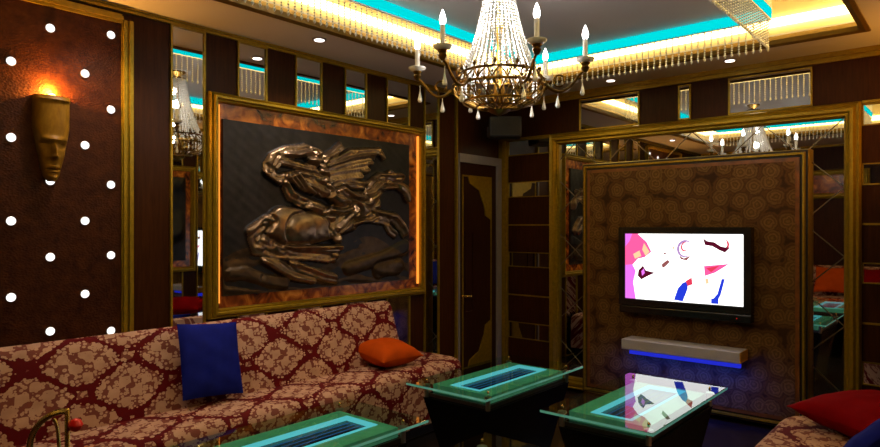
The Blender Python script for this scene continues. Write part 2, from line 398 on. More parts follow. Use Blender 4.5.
# recessed downlights in the soffit
def downlight(x, y, label, en=26):
    t = thing('downlight', (x, y, CEIL), label, 'ceiling light', 'round downlights in the ceiling border')
    part('trim_ring', M['steel'], t, lambda b: b.lathe([(.046, CEIL-.0005), (.046, CEIL-.006), (.034, CEIL-.008), (.034, CEIL-.0005)], (x, y, 0), 20, ring=True))
    part('lens', E_DOWN, t, lambda b: b.lathe([(.033, CEIL-.002), (.033, CEIL-.010), (.02, CEIL-.012)], (x, y, 0), 16))
    d = bpy.data.lights.new('downlight_beam', 'SPOT'); d.energy = en; d.color = (1.0, .80, .66); d.spot_size = math.radians(112); d.spot_blend = .9; d.shadow_soft_size = .05
    lo = bpy.data.objects.new('downlight_beam', d); COL.objects.link(lo); lo.location = (x, y, CEIL-.05)
    return lo
downlight(.365, 2.69, 'round white downlight in the ceiling border above the relief picture', 30)
downlight(1.31, 5.03, 'round white downlight in the ceiling border right of the chandelier, above the framed mirror', 4)
downlight(2.27, 5.00, 'round white downlight below the beaded corner, in the far ceiling border above the television', 4)
downlight(.33, 1.45, 'round white downlight in the ceiling border above the sofa end nearest the mask lamp', 34)
downlight(3.48, 2.69, 'round white downlight in the ceiling border above the opposite sofa', 8)
downlight(3.45, 1.2, 'round white downlight in the ceiling border behind the viewer', 10)

# ------------------------------------------------------------------ left wall
part('leather_panel', M['leather'], wl, lambda b: pbox(b, 'L', .30, 1.575, 0, 2.655, 0, .018))
def post(pl, a0, a1, z0, z1, t=.045):
    def f(b):
        w = a1-a0
        pbox(b, pl, a0, a1, z0, z1, 0, t*.55); pbox(b, pl, a0+w*.12, a0+w*.38, z0, z1, 0, t*.85); pbox(b, pl, a0+w*.55, a0+w*.85, z0, z1, 0, t)
    return f
part('trim_6', M['gold'], None, post('L', 1.566, 1.634, 0, 2.66), kind='structure')
part('trim_7', M['gold'], None, lambda b: (pbox(b, 'L', .30, 1.566, 2.64, 2.69, 0, .035), pbox(b, 'L', .30, 1.566, 2.655, 2.675, 0, .05)), kind='structure')
part('trim_8', M['gold'], None, post('L', .24, .302, 0, 2.66), kind='structure')

# glowing buttons on the leather panel
cols = [(1.033, [2.324, 1.945, 1.53, 1.15], "at the left picture edge"), (1.208, [2.53, 2.135, 1.739, 1.344, .96], "in line with the mask lamp"),
        (1.376, [2.325, 1.94, 1.533, 1.14], "just right of the mask lamp"), (1.510, [2.564, 2.15, 1.734, 1.344, .925], "nearest the gold post"),
        (.858, [2.53, 2.135, 1.739, 1.344, .96], "hidden left of the picture edge"), (.683, [2.324, 1.945, 1.53, 1.15], "at the leather panel's unseen end")]
ordn = ['top', 'second from the top', 'third from the top', 'fourth from the top', 'fifth from the top']
for y, zs, cn in cols:
    for k, z in enumerate(zs):
        if y == 1.208 and k == 1: continue          # the mask hangs there
        t = thing('button_lamp', (.018, y, z), 'white button lamp, %s of the column %s' % (ordn[k], cn), 'wall light', 'white button lamps on the leather panel')
        part('lens', E_DOT, t, lambda b: b.lathe([(.021, .012), (.021, .024), (.0175, .030), (.010, .034), (.003, .035)], (0, y, z), 18, 'x'), smooth=True)
        part('rim', M['steel'], t, lambda b: b.lathe([(.0232, .012), (.0232, .0215), (.0215, .0225), (.0213, .012)], (0, y, z), 18, 'x', ring=True))

# carved mask sconce
def mask_lamp(pl, a, label):
    root = thing('mask_sconce', Pl(pl, a, 1.70, .018), label, 'wall lamp')
    nu, nv = 28, 64; top, bot = 2.172, 1.735; H = top-bot
    def g(x, s): return math.exp(-(x/s)**2)
    vs, fs = [], []
    for j in range(nv+1):
        v = j/nv; z = bot+H*v
        hw = (.025+.057*min(1, v/.62)**.8) if v < .62 else .082+.002*(v-.62)/.38
        if v < .06: hw *= .62+.38*(v/.06)
        dep = .050+.022*min(1, v/.5)
        for i in range(nu+1):
            q = -PI/2 + PI*i/nu; u = math.sin(q); c = math.cos(q)
            h = dep*c**.5
            fx = u*hw
            w = .004
            # brow, nose, eyes, lips, chin
            if c > .25:
                h += .016*g(v-.485, .032)*g(u, .75)
                h += .030*g(fx, .011)*(g(v-.35, .075) + .8*g(v-.285, .028))
                h += .012*g(v-.28, .018)*g(fx, .02)
                for sx in (-1, 1):
                    h -= .020*g(fx-sx*.042, .020)*g(v-.425, .034)
                    h += .010*g(fx-sx*.042, .016)*g(v-.415, .013)
                    h += .006*g(fx-sx*.050, .018)*g(v-.30, .055)
                h += .014*g(v-.165, .016)*g(fx, .028) + .012*g(v-.115, .014)*g(fx, .024) - .016*g(v-.140, .008)*g(fx, .03)
                h += .014*g(v-.04, .03)*g(fx, .02)
                h += .010*g(v-.955, .02)
            vs.append(Pl(pl, a+fx, z, .018+max(h, 0)))
    for j in range(nv):
        for i in range(nu): k = j*(nu+1)+i; fs.append((k, k+1, k+nu+2, k+nu+1))
    # open rim at the top, inner wall going down
    b0 = nv*(nu+1); s0 = len(vs)
    for i in range(nu+1):
        q = -PI/2 + PI*i/nu; vs.append(Pl(pl, a+math.sin(q)*.074, top, .018+max(0, .062*math.cos(q)**.5)))
    for i in range(nu+1):
        q = -PI/2 + PI*i/nu; vs.append(Pl(pl, a+math.sin(q)*.074, top-.06, .018+max(0, .062*math.cos(q)**.5)))
    for i in range(nu):
        fs.append((b0+i, b0+i+1, s0+i+1, s0+i)); fs.append((s0+i, s0+i+1, s0+nu+2+i, s0+nu+1+i))
    fs.append(tuple(s0+nu+1+i for i in range(nu+1)))
    fs.append(tuple(range(nu, -1, -1)))
    b = MB(); b.add(vs, fs); b.build('mask_face', M['mask'], root, smooth=True)
    bulb = MB(); p = Pl(pl, a, 2.165, .045); bulb.lathe([(.006, -.03), (.018, -.018), (.022, .0), (.018, .016), (.006, .024)], p, 14)
    bulb.build('bulb', E_FLAME, root, smooth=True)
    part('back_plate', M['plinth'], root, lambda m: pbox(m, pl, a-.05, a+.05, 1.80, 2.12, .0, .02))
    d = bpy.data.lights.new('sconce_light', 'POINT'); d.energy = 26; d.color = (1.0, .40, .05); d.shadow_soft_size = .02
    lo = bpy.data.objects.new('sconce_light', d); COL.objects.link(lo); lo.location = Pl(pl, a, 2.198, .045)
    return root
mask_lamp('L', 1.208, 'carved wooden mask wall lamp with fiery glow above, on the leather panel')
mask_lamp('R', 4.72, 'carved wooden mask wall lamp on the opposite wall near the far corner')

# upright mirror strips
def mirror_strip(pl, a0, a1, b0, b1, label, group, th=.010, edge=.012):
    t = thing('wall_mirror', Pl(pl, (a0+a1)/2, b0, 0), label, 'mirror', group)
    part('mirror_pane', M['mirror'], t, lambda b: pbox(b, pl, a0, a1, b0, b1, 0, th))
    part('gold_edge', M['gold'], t, lambda b: pframe(b, pl, a0-.001, a1+.001, b0, b1, [(0, 0), (0, th+.010), (edge, th+.010), (edge, 0)]))
    return t
G1 = 'upright mirror strips on the left wall'
mirror_strip('L', 1.855, 2.078, 0, 2.712, 'upright mirror strip between dark wood and the left side of the relief picture', G1)
for (a, b_, lab) in [(2.303, 2.527, 'mirror strip above the relief picture, first from its left corner'),
                     (2.760, 2.998, 'mirror strip above the relief picture, second from its left corner'),
                     (3.216, 3.443, 'mirror strip above the relief picture, third from its left corner'),
                     (3.662, 3.938, 'mirror strip above and below the relief picture, last before its right corner')]:
    mirror_strip('L', a, b_, 0, 2.712, lab, G1)
mirror_strip('L', 4.120, 4.318, 0, 2.712, 'upright mirror strip between the relief picture and the door', G1)
# the wood strips between stand slightly proud
for (a, b_) in [(1.634, 1.853), (2.08, 2.30), (2.529, 2.758), (3.0, 3.214), (3.445, 3.66), (3.94, 4.118), (4.32, 4.555)]:
    part('wood_panel', M['wood'], wl, lambda b: pbox(b, 'L', a, b_, 0, 2.712, 0, .006))
part('trim_9', M['gold'], None, lambda b: pbox(b, 'L', 4.548, 4.568, 0, 2.712, 0, .03), kind='structure')

# ------------------------------------------------------------------ relief picture
PA0, PA1, PB0, PB1 = 2.085, 4.090, .925, 2.345
pic = thing('relief_picture', (0.03, (PA0+PA1)/2, PB0), 'large dark metal horse and rider relief in a gold frame above the long sofa', 'picture')
part('frame', M['gold'], pic, lambda b: pframe(b, 'L', PA0, PA1, PB0, PB1, moulding(.062, .075, .006)))
part('onyx_border', M['onyx'], pic, lambda b: pbox(b, 'L', PA0+.05, PA1-.05, PB0+.05, PB1-.05, .012, .030))
for nm, a in (('l', 2.150), ('r', 4.008)):
    ls = part('light_tube', E_ONYX, pic, lambda b: b.tube([(.040, a, 1.02), (.040, a, 2.27)], .010, 8), smooth=True)
strokes = [
 ('e', [(2.619,1.497),(2.733,1.481)], .125, .085), ('e', [(2.733,1.473),(2.954,1.514),(3.216,1.583)], .10, .07),
 ('e', [(3.216,1.659),(3.427,1.682)], .085, .08), ('e', [(3.403,1.717),(3.526,1.83),(3.653,1.891)], .055, .07),
 ('e', [(3.653,1.882),(3.813,1.806),(3.854,1.742)], .035, .06), ('e', [(3.452,1.604),(3.706,1.58),(3.79,1.506),(3.82,1.459)], .025, .06),
 ('e', [(3.427,1.568),(3.589,1.552),(3.64,1.478),(3.706,1.441)], .022, .045), ('e', [(2.545,1.374),(2.483,1.281),(2.714,1.156),(2.872,1.125)], .024, .055),
 ('e', [(2.675,1.324),(2.714,1.236),(2.954,1.15),(3.071,1.125)], .024, .05), ('e', [(2.491,1.543),(2.369,1.468),(2.404,1.377),(2.675,1.332),(3.082,1.303)], .028, .05),
 ('e', [(2.474,1.513),(2.421,1.422),(2.6,1.35),(3.126,1.344)], .016, .06), ('e', [(2.456,1.422),(2.675,1.3),(3.018,1.26)], .014, .05),
 ('e', [(2.954,1.801),(3.039,1.94)], .075, .09), ('e', [(2.862,1.984),(2.872,1.968)], .045, .10),
 ('e', [(2.733,2.013),(2.812,2.049),(2.934,2.023),(2.954,1.95)], .022, .09), ('e', [(2.954,1.975),(3.039,2.023),(3.115,2.089)], .022, .09),
 ('e', [(2.975,1.769),(3.082,1.707),(3.25,1.617)], .04, .10), ('e', [(3.25,1.636),(3.126,1.531),(3.039,1.472),(3.082,1.413)], .026, .09),
 ('e', [(2.733,1.679),(2.913,1.635),(3.039,1.572)], .026, .09), ('e', [(2.491,1.878),(2.536,1.942),(2.656,1.999),(2.832,2.03)], .024, .07),
 ('e', [(2.518,1.849),(2.564,1.921),(2.582,1.946),(2.675,1.937),(2.892,1.896)], .018, .06), ('e', [(2.491,1.87),(2.582,1.814),(2.752,1.855),(2.954,1.834)], .024, .07),
 ('e', [(2.638,1.786),(2.675,1.724),(2.792,1.681)], .025, .06), ('e', [(2.733,1.806),(2.872,1.797),(2.975,1.753)], .02, .06),
 ('e', [(3.018,1.955),(3.216,2.056),(3.526,2.092),(3.563,2.059)], .02, .06), ('e', [(3.018,1.93),(3.239,2.014),(3.464,2.059)], .016, .06),
 ('e', [(3.028,1.897),(3.239,1.962),(3.439,2.004)], .016, .055), ('e', [(3.039,1.873),(3.239,1.911),(3.403,1.944)], .016, .05),
 ('e', [(3.039,1.839),(3.193,1.865),(3.332,1.89)], .016, .05), ('e', [(3.082,1.791),(3.239,1.824),(3.403,1.824)], .02, .05),
 ('e', [(3.403,1.824),(3.526,1.902),(3.786,1.908)], .02, .06), ('e', [(3.171,1.812),(3.403,1.797),(3.706,1.82)], .008, .08),
 ('e', [(2.22,1.194),(2.336,1.201),(2.491,1.146)], .03, .03), ('e', [(2.491,1.146),(2.638,1.116)], .03, .03),
 ('e', [(3.216,1.187),(3.551,1.243),(3.84,1.34)], .04, .03), ('e', [(3.526,1.153),(3.759,1.179)], .05, .03)]
def relief():
    import numpy as np
    rnd = random.Random(4)
    for k, (_, pts, r, h) in enumerate(list(strokes)):       # chased lines along tail, cloak and plumage
        if .012 < r < .03 and len(pts) > 2 and pts[0][1] > 1.215:
            for q in range(1):
                o = (rnd.uniform(-.9, .9)*r*1.5, rnd.choice((-1, 1))*r*rnd.uniform(1.0, 1.7))
                strokes.append(('e', [(a+o[0], b_+o[1]) for a, b_ in pts], r*.38, h*.40))
    for c0, c1 in (((2.95, 1.60), (3.15, 1.66)), ((3.25, 1.52), (3.42, 1.60)), ((3.30, 1.72), (3.46, 1.86)), ((2.66, 1.84), (2.80, 1.76)), ((3.08, 1.76), (3.3, 1.74))):
        for q in range(3):
            dx = q*.035; strokes.append(('e', [(c0[0]+dx, c0[1]+q*.012), ((c0[0]+c1[0])/2+dx, (c0[1]+c1[1])/2-.015), (c1[0]+dx, c1[1]-q*.01)], .009, .075))
    nu, nv = 330, 216; a0, a1, b0, b1 = 2.177, 3.889, 1.062, 2.182
    A, B = np.meshgrid(np.linspace(a0, a1, nu), np.linspace(b0, b1, nv))
    Hh = np.zeros_like(A)
    fig = np.zeros(A.shape, bool)
    for _, pts, r, h in strokes:
        dmin = np.full_like(A, 9.0)
        for (x0, y0), (x1, y1) in zip(pts[:-1], pts[1:]):
            dx, dy = x1-x0, y1-y0; t = np.clip(((A-x0)*dx+(B-y0)*dy)/(dx*dx+dy*dy+1e-9), 0, 1)
            dmin = np.minimum(dmin, np.hypot(A-x0-t*dx, B-y0-t*dy))
        rr = r*1.1+.008
        p = np.sqrt(np.clip(1-(dmin/rr)**2, 0, 1))
        Hh *= 1-.35*np.exp(-((dmin-rr-.006)/.008)**2)          # undercut round each figure
        lo = .35*h
        Hh = np.where(dmin < rr, np.maximum(Hh*.45, lo) + (h-lo)*p*.9, Hh)
        if r < .03: Hh += np.where(dmin < rr, -.004*np.abs(np.sin(dmin/r*5)), 0)
        fig |= (dmin < rr) & (pts[0][1] > 1.215)
    Hh = np.maximum(Hh, 0)
    for _ in range(2):                                   # soften the chisel marks
        Hp = np.pad(Hh, 1, mode='edge'); Hh = (Hp[1:-1, 1:-1]*2+Hp[:-2, 1:-1]+Hp[2:, 1:-1]+Hp[1:-1, :-2]+Hp[1:-1, 2:])/6
    Hh += .007*np.sin(A*11+3*np.sin(B*17))*np.sin(B*23+2*np.sin(A*5))*np.clip((1.45-B)*4, 0, 1) + .0008*np.sin(A*63+B*31)*np.sin(B*57)
    edge = np.minimum(np.minimum(A-a0, a1-A), np.minimum(B-b0, b1-B)); Hh *= np.clip(edge/.03, 0, 1)
    X = .052 + .95*Hh
    vs = [(float(X[j, i]), float(A[j, i]), float(B[j, i])) for j in range(nv) for i in range(nu)]
    fs = [(j*nu+i, j*nu+i+1, (j+1)*nu+i+1, (j+1)*nu+i) for j in range(nv-1) for i in range(nu-1)]
    mi = [1 if fig[j, i] else (2 if B[j, i] < 1.30+.10*math.sin(A[j, i]*6)+.06*(A[j, i]-3) else 0) for j in range(nv-1) for i in range(nu-1)]
    m = MB(); m.add(vs, fs); m.m = mi; m.box(.028, .051, a0, a1, b0, b1)
    return m
relief().build('relief_panel', [M['plate'], M['figure'], M['ground']], pic, smooth=True)

# ------------------------------------------------------------------ door at the far end of the left wall
dr = part('door_1', M['doorwood'], None, lambda b: pbox(b, 'L', 4.585, 5.165, 0, 2.10, 0, .03), loc=(0, 4.9, 0), kind='structure')
def dframe(b):
    pbox(b, 'L', 4.57, 5.235, 2.10, 2.178, 0, .05); pbox(b, 'L', 5.165, 5.235, 0, 2.10, 0, .05); pbox(b, 'L', 4.569, 4.586, 0, 2.10, 0, .04)
part('door_frame', M['white'], dr, dframe)
def dgold(b):
    pframe(b, 'L', 4.625, 5.085, .18, 1.985, [(0, .03), (0, .038), (.014, .038), (.014, .03)])
    for (ca, cb, sa, sb) in ((5.071, 1.971, -1, -1), (5.071, .194, -1, 1)):
        pts = [(0, 0), (-.36, 0), (-.34, -.06), (-.25, -.10), (-.19, -.12), (-.15, -.20), (-.11, -.27), (-.09, -.36), (0, -.40)]
        pts = [(ca + (-sa)*p[0], cb + (-sb)*p[1]) for p in pts]
        n = len(pts); vs = [Pl('L', a, z, .030) for a, z in pts] + [Pl('L', a, z, .040) for a, z in pts]
        b.add(vs, [tuple(range(n, 2*n))] + [(i, (i+1) % n, n+(i+1) % n, n+i) for i in range(n)])
part('gold_ornament', M['gold'], dr, dgold)
part('inner_panel', M['doorwood'], dr, lambda b: pframe(b, 'L', 4.66, 4.79, .70, 1.46, [(0, .03), (0, .040), (.012, .040), (.012, .03)]))
part('door_handle', M['brass'], dr, lambda b: (b.tube([(.03, 4.63, .86), (.06, 4.63, .86)], .009), b.tube([(.06, 4.63, .86), (.065, 4.72, .855)], .009), pbox(b, 'L', 4.613, 4.647, .78, .92, .03, .037)))

# ------------------------------------------------------------------ far wall
part('trim_10', M['gold'], None, post('F', .006, .112, 0, 2.355), kind='structure')
ZS = [(.41, .57), (1.11, 1.255), (1.79, 1.94), (2.20, 2.35)]
sides = [('left of the framed mirror', .114, .594), ('right of the framed mirror', 3.064, W-.002)]
hts = ['lowest', 'second from the bottom', 'third from the bottom', 'topmost']
for sn, a0, a1 in sides:
    for (b0, b1), hn in zip(ZS, hts):
        mirror_strip('F', a0, a1, b0, b1, 'level mirror strip in the dark panelling %s, %s' % (sn, hn), 'level mirror strips on the far wall', .008, .008)
    zz = [0] + [z for p in ZS for z in p]
    for k in range(4):
        part('wood_panel', M['wood'], wf, lambda b: pbox(b, 'F', a0, a1, zz[2*k]+.002, zz[2*k+1]-.002, 0, .010))
    for z in (1.52, .835):
        part('gold_line', M['gold'], wf, lambda b: pbox(b, 'F', a0, a1, z-.007, z+.007, 0, .016))
part('trim_11', M['gold'], None, lambda b: (pbox(b, 'F', .006, .594, 2.352, 2.372, 0, .03), pbox(b, 'F', 3.064, W-.05, 2.352, 2.372, 0, .03)), kind='structure')
G2 = 'mirror panes above the framed mirror'
mirror_strip('F', .898, 1.463, 2.375, 2.66, 'wide mirror pane above the framed mirror, left one beside the chandelier', G2)
mirror_strip('F', 1.795, 1.895, 2.375, 2.66, 'narrow mirror pane above the framed mirror, in the middle', G2)
mirror_strip('F', 2.185, 2.760, 2.375, 2.66, 'wide mirror pane above the framed mirror, right one over the television', G2)

FA0, FA1, FB0, FB1 = .597, 3.061, .02, 2.368
fm = thing('framed_mirror', ((FA0+FA1)/2, FAR-.02, FB0), 'huge gold framed mirror with diagonal bevels behind the television panel', 'mirror')
part('frame', M['gold'], fm, lambda b: pframe(b, 'F', FA0, FA1, FB0, FB1, moulding(.103, .075)))
part('mirror_pane', M['mirror'], fm, lambda b: pbox(b, 'F', FA0+.09, FA1-.09, FB0+.09, FB1-.09, 0, .012))
def grooves(b):
    x0, x1, z0, z1 = FA0+.1, FA1-.1, FB0+.1, FB1-.1
    sl = .93
    def seg(k, s):
        pts = []
        for i in range(241):
            x = x0 + (x1-x0)*i/240; z = 2.27 + s*(x-2.96)*sl + k*.49
            if z0 < z < z1: pts.append((x, z))
        if len(pts) > 2:
            (xa, za), (xb, zb) = pts[0], pts[-1]
            d = Vector((xb-xa, zb-za)).normalized(); n = Vector((-d.y, d.x))*.004
            q = [(xa+n.x, za+n.y), (xa-n.x, za-n.y), (xb-n.x, zb-n.y), (xb+n.x, zb+n.y)]
            b.add([Pl('F', x, z, .0122) for x, z in q]+[Pl('F', x, z, .0140) for x, z in q], [(4, 5, 6, 7), (0, 1, 5, 4), (1, 2, 6, 5), (2, 3, 7, 6), (3, 0, 4, 7)])
    for k in range(-9, 10):
        seg(k, 1); seg(k, -1)
part('bevel_line', M['groove'], fm, grooves)

# projecting wallpapered panel that carries the television
TA0, TA1, TB0, TB1, TH = .965, 2.757, .03, 2.062, .12
tp = thing('feature_panel', ((TA0+TA1)/2, FAR-.05, TB0), 'rose patterned brown wallpaper panel in a gold frame behind the television', 'wall panel')
part('core', M['plinth'], tp, lambda b: pbox(b, 'F', TA0+.01, TA1-.01, TB0+.01, TB1-.01, .0125, TH-.02))
part('frame', M['gold'], tp, lambda b: pframe(b, 'F', TA0, TA1, TB0, TB1, moulding(.066, .106, .0125)))
part('border', M['border'], tp, lambda b: pframe(b, 'F', TA0+.06, TA1-.06, TB0+.06, TB1-.06, [(0, TH-.03), (0, TH-.008), (.030, TH-.008), (.030, TH-.03)]))
part('wallpaper', M['wallpaper'], tp, lambda b: pbox(b, 'F', TA0+.088, TA1-.088, TB0+.088, TB1-.088, TH-.03, TH-.004))

# television
TV = thing('television', (1.89, 5.10, .787), 'flat black television showing a bright white and pink picture', 'television')
part('housing', M['plastic'], TV, lambda b: b.rbox(1.374, 2.403, 5.056, 5.145, .853, 1.499, .006, 2))
def bezel(b):
    pframe(b, 'F', 1.374, 2.403, .855, 1.499, [(0, FAR-5.06), (0, FAR-5.045), (.050, FAR-5.045), (.055, FAR-5.052), (.055, FAR-5.06)])
part('bezel', M['plastic'], TV, bezel)
part('speaker_bar', M['plastic'], TV, lambda b: b.rbox(1.374, 2.403, 5.054, 5.145, .787, .849, .008, 2))
def tvmat(n, c, s): return emit('screen_'+n, c, s)
TS = 2.2
tm = [tvmat('white', (1, .99, .97), TS), tvmat('pink', (1.0, .10, .32), 1.25), tvmat('magenta', (.75, .16, .78), 1.25), tvmat('maroon', (.10, .004, .02), 1), tvmat('blue', (.02, .05, .75), 1),
      tvmat('red', (.85, .05, .11), 1), tvmat('peach', (1, .55, .30), 1.3), tvmat('brown', (.33, .10, .10), 1), tvmat('lilac', (.50, .30, .62), 1)]
SX0, SX1, SZ0, SZ1 = 1.429, 2.351, .908, 1.446
def screen(b):
    y = 5.0515
    b.box(SX0, SX1, y, 5.056, SZ0, SZ1, 0)
    lay = [0]
    def poly(pts, mi):                                  # picture coordinates 0..120 x 0..70, top left origin
        lay[0] += 1; yy = y-.0002*lay[0]
        q = [(SX0+(SX1-SX0)*a/120, yy, SZ1-(SZ1-SZ0)*c/70) for a, c in pts]
        b.add(q, [tuple(range(len(q)))], mi)
    def ring(cx, cy, rx, ry, w, mi, a0=0, a1=360, rot=0):
        n = 20; P, Q = [], []
        for i in range(n+1):
            t = math.radians(a0+(a1-a0)*i/n); e = 1-w*math.sin(PI*i/n) if a1-a0 < 350 else 1-w
            for R, l in ((1, P), (e, Q)):
                xx, yy = rx*R*math.cos(t), ry*R*math.sin(t); l.append((cx+xx*math.cos(rot)-yy*math.sin(rot), cy+xx*math.sin(rot)+yy*math.cos(rot)))
        lay[0] += 1; yv = y-.0002*lay[0]
        for i in range(n):
            q = [P[i], P[i+1], Q[i+1], Q[i]]
            b.add([(SX0+(SX1-SX0)*a/120, yv, SZ1-(SZ1-SZ0)*c/70) for a, c in q], [(0, 1, 2, 3)], mi)
    poly([(0, 0), (14, 0), (24, 9), (29, 19), (22, 25), (14, 27), (8, 34), (0, 36)], 1)
    poly([(0, 34), (8, 33), (12, 40), (9, 52), (12, 69.8), (0, 69.8)], 2)
    poly([(0, 0), (8, 0), (5, 8), (0, 14)], 2)
    poly([(21, 10), (27, 19), (23, 24), (19, 17)], 6)
    poly([(9, 22), (16, 18), (18, 24), (11, 27)], 6)
    poly([(15, 39), (20, 34), (23, 39), (33, 41), (25, 45), (18, 49), (14, 45)], 3)          # left lashes
    poly([(18, 40), (21, 37), (22, 42), (19, 45)], 2)
    poly([(40, 32), (46, 27), (49, 29), (44, 34), (41, 36)], 7)                              # small lips
    poly([(42, 20), (44, 19), (45, 21), (43, 22)], 7); poly([(51, 14), (53, 13), (54, 15), (52, 16)], 6)
    ring(64, 15, 8, 9, .32, 8, 20, 330, .3); ring(64, 13, 4, 5, .4, 5, 0, 300, .3)            # eye
    poly([(58, 22), (63, 25), (70, 22), (66, 27), (60, 26)], 7)
    poly([(82, 4), (86, 7), (93, 8), (99, 12), (104, 13), (106, 9), (107, 14), (103, 18), (98, 16), (91, 12), (84, 11)], 3)  # lips
    ring(102, 10, 5, 5, .4, 5, -80, 60)
    poly([(83, 32), (107, 29), (94, 38), (84, 42)], 1); poly([(85, 34), (98, 31), (90, 38)], 5)     # red cone
    poly([(84, 45), (87, 44), (88, 49), (85, 50)], 6)
    poly([(53, 68), (57, 56), (62, 50), (67, 48), (67, 56), (62, 69)], 4)                    # blue brush
    poly([(65, 48), (71, 44), (72, 51), (67, 53)], 5)
    poly([(100, 44), (103, 44), (99, 60), (96, 66), (93, 68), (92, 64), (96, 59)], 4)         # pen
    poly([(90, 64), (97, 63), (97, 69), (90, 69)], 4)
part('screen', tm, TV, screen, fix=False)
part('standby_lamp', E_RED, TV, lambda b: b.box(2.30, 2.306, 5.0525, 5.0545, .815, .821))
part('wall_bracket', M['plastic'], TV, lambda b: b.box(1.7, 2.1, 5.144, 5.154, 1.0, 1.35))

# lit shelf under the television
sh = thing('wall_shelf', (1.89, 5.05, .495), 'pale floating shelf with blue light beneath, under the television', 'shelf')
part('board', M['shelfpaint'], sh, lambda b: b.rbox(1.438, 2.35, 4.955, 5.153, .500, .583, .004, 1))
part('light_strip', E_BLUE_GLOW, sh, lambda b: b.box(1.47, 2.33, 5.04, 5.07, .452, .499))  # LED strip made tall to stand for the blue glow on the wallpaper
part('lamplit_end', M['warmlit_end'], sh, lambda b: b.box(2.350, 2.354, 4.956, 5.152, .501, .582))  # thin sheet coloured like the shelf end under warm lamp light
d = bpy.data.lights.new('shelf_glow', 'AREA'); d.shape = 'RECTANGLE'; d.size = .86; d.size_y = .08; d.energy = 13; d.color = (.02, .06, 1.0)
lo = bpy.data.objects.new('shelf_glow', d); COL.objects.link(lo); lo.location = (1.895, 5.025, .485); lo.rotation_euler = (math.radians(50), 0, 0)
def vase(b): pass

# speaker in the far left corner
sp = thing('wall_speaker', (.30, 4.93, 2.33), 'small dark wall speaker hung high in the corner above the door', 'speaker')
def spk(b):
    bm = bmesh.new(); bmesh.ops.create_cube(bm, size=1)
    for v in bm.verts: v.co = Vector((v.co.x*.30, v.co.y*.20, v.co.z*.19))
    bmesh.ops.bevel(bm, geom=list(bm.edges), offset=.015, segments=2, profile=.5, affect='EDGES')
    bm.transform(Matrix.Translation((.30, 4.93, 2.425)) @ Matrix.Rotation(math.radians(38), 4, 'Z')); b.frombm(bm)
part('cabinet', M['speaker'], sp, spk)
def grl(b):
    bm = bmesh.new(); bmesh.ops.create_cube(bm, size=1)
    for v in bm.verts: v.co = Vector((v.co.x*.26, v.co.y*.01-.104, v.co.z*.15))
    bm.transform(Matrix.Translation((.30, 4.93, 2.425)) @ Matrix.Rotation(math.radians(38), 4, 'Z')); b.frombm(bm)
part('grille', M['grille'], sp, grl)
part('bracket', M['steel'], sp, lambda b: (b.tube([(.0, 5.10, 2.43), (.20, 5.02, 2.43)], .012), pbox(b, 'L', 5.06, 5.14, 2.38, 2.48, 0, .012)))

# ------------------------------------------------------------------ right and near walls (seen in the mirrors)
for k, (a, b_) in enumerate([(1.855, 2.078), (2.303, 2.527), (2.760, 2.998), (3.216, 3.443), (3.662, 3.938), (4.120, 4.318)]):
    mirror_strip('R', a, b_, 0, 2.71, 'upright mirror strip on the wall opposite the relief picture, number %s from the near end' % ['one', 'two', 'three', 'four', 'five', 'six'][k], 'upright mirror strips on the opposite wall')
p2 = thing('relief_picture', (W-.03, 3.08, .95), 'dark metal relief in a gold frame on the opposite wall, seen in the mirror strip', 'picture')
part('frame', M['gold'], p2, lambda b: pframe(b, 'R', 2.085, 4.09, .95, 2.25, moulding(.062, .06, .012)))
part('onyx_border', M['onyx'], p2, lambda b: pbox(b, 'R', 2.13, 4.04, 1.0, 2.2, .013, .03))
def relief2(b):
    import numpy as np
    nu, nv = 90, 60; vs = []
    for j in range(nv):
        for i in range(nu):
            a = 2.22+1.74*i/(nu-1); z = 1.09+1.02*j/(nv-1)
            h = .03*(1+math.sin(a*9+3*math.sin(z*7)))*(.5+.5*math.sin(z*11+2*math.sin(a*6)))
            e = min(i, nu-1-i, j, nv-1-j)/4
            vs.append(Pl('R', a, z, .04+h*min(1, e)))
    b.add(vs, [(j*nu+i, j*nu+i+1, (j+1)*nu+i+1, (j+1)*nu+i) for j in range(nv-1) for i in range(nu-1)])
    pbox(b, 'R', 2.22, 3.96, 1.09, 2.11, .028, .039)
part('relief_panel', M['pewter'], p2, relief2, smooth=True)
p3 = thing('wall_picture', (2.2, NEAR+.03, 1.2), 'gold framed pink and amber panel on the wall behind the viewer, seen in the mirror', 'picture')
part('frame', M['gold'], p3, lambda b: pframe(b, 'N', 1.35, 2.45, 1.93, 2.36, moulding(.08, .06)))
part('onyx_panel', M['onyx'], p3, lambda b: pbox(b, 'N', 1.41, 2.39, 1.99, 2.30, 0, .03))
for k, (a, b_) in enumerate([(.5, .75), (1.0, 1.25), (2.6, 2.85), (3.1, 3.35)]):
    mirror_strip('N', a, b_, 0, 2.66, 'upright mirror strip on the wall behind the viewer, %s from the sofa corner' % ['first', 'second', 'third', 'fourth'][k], 'upright mirror strips behind the viewer')

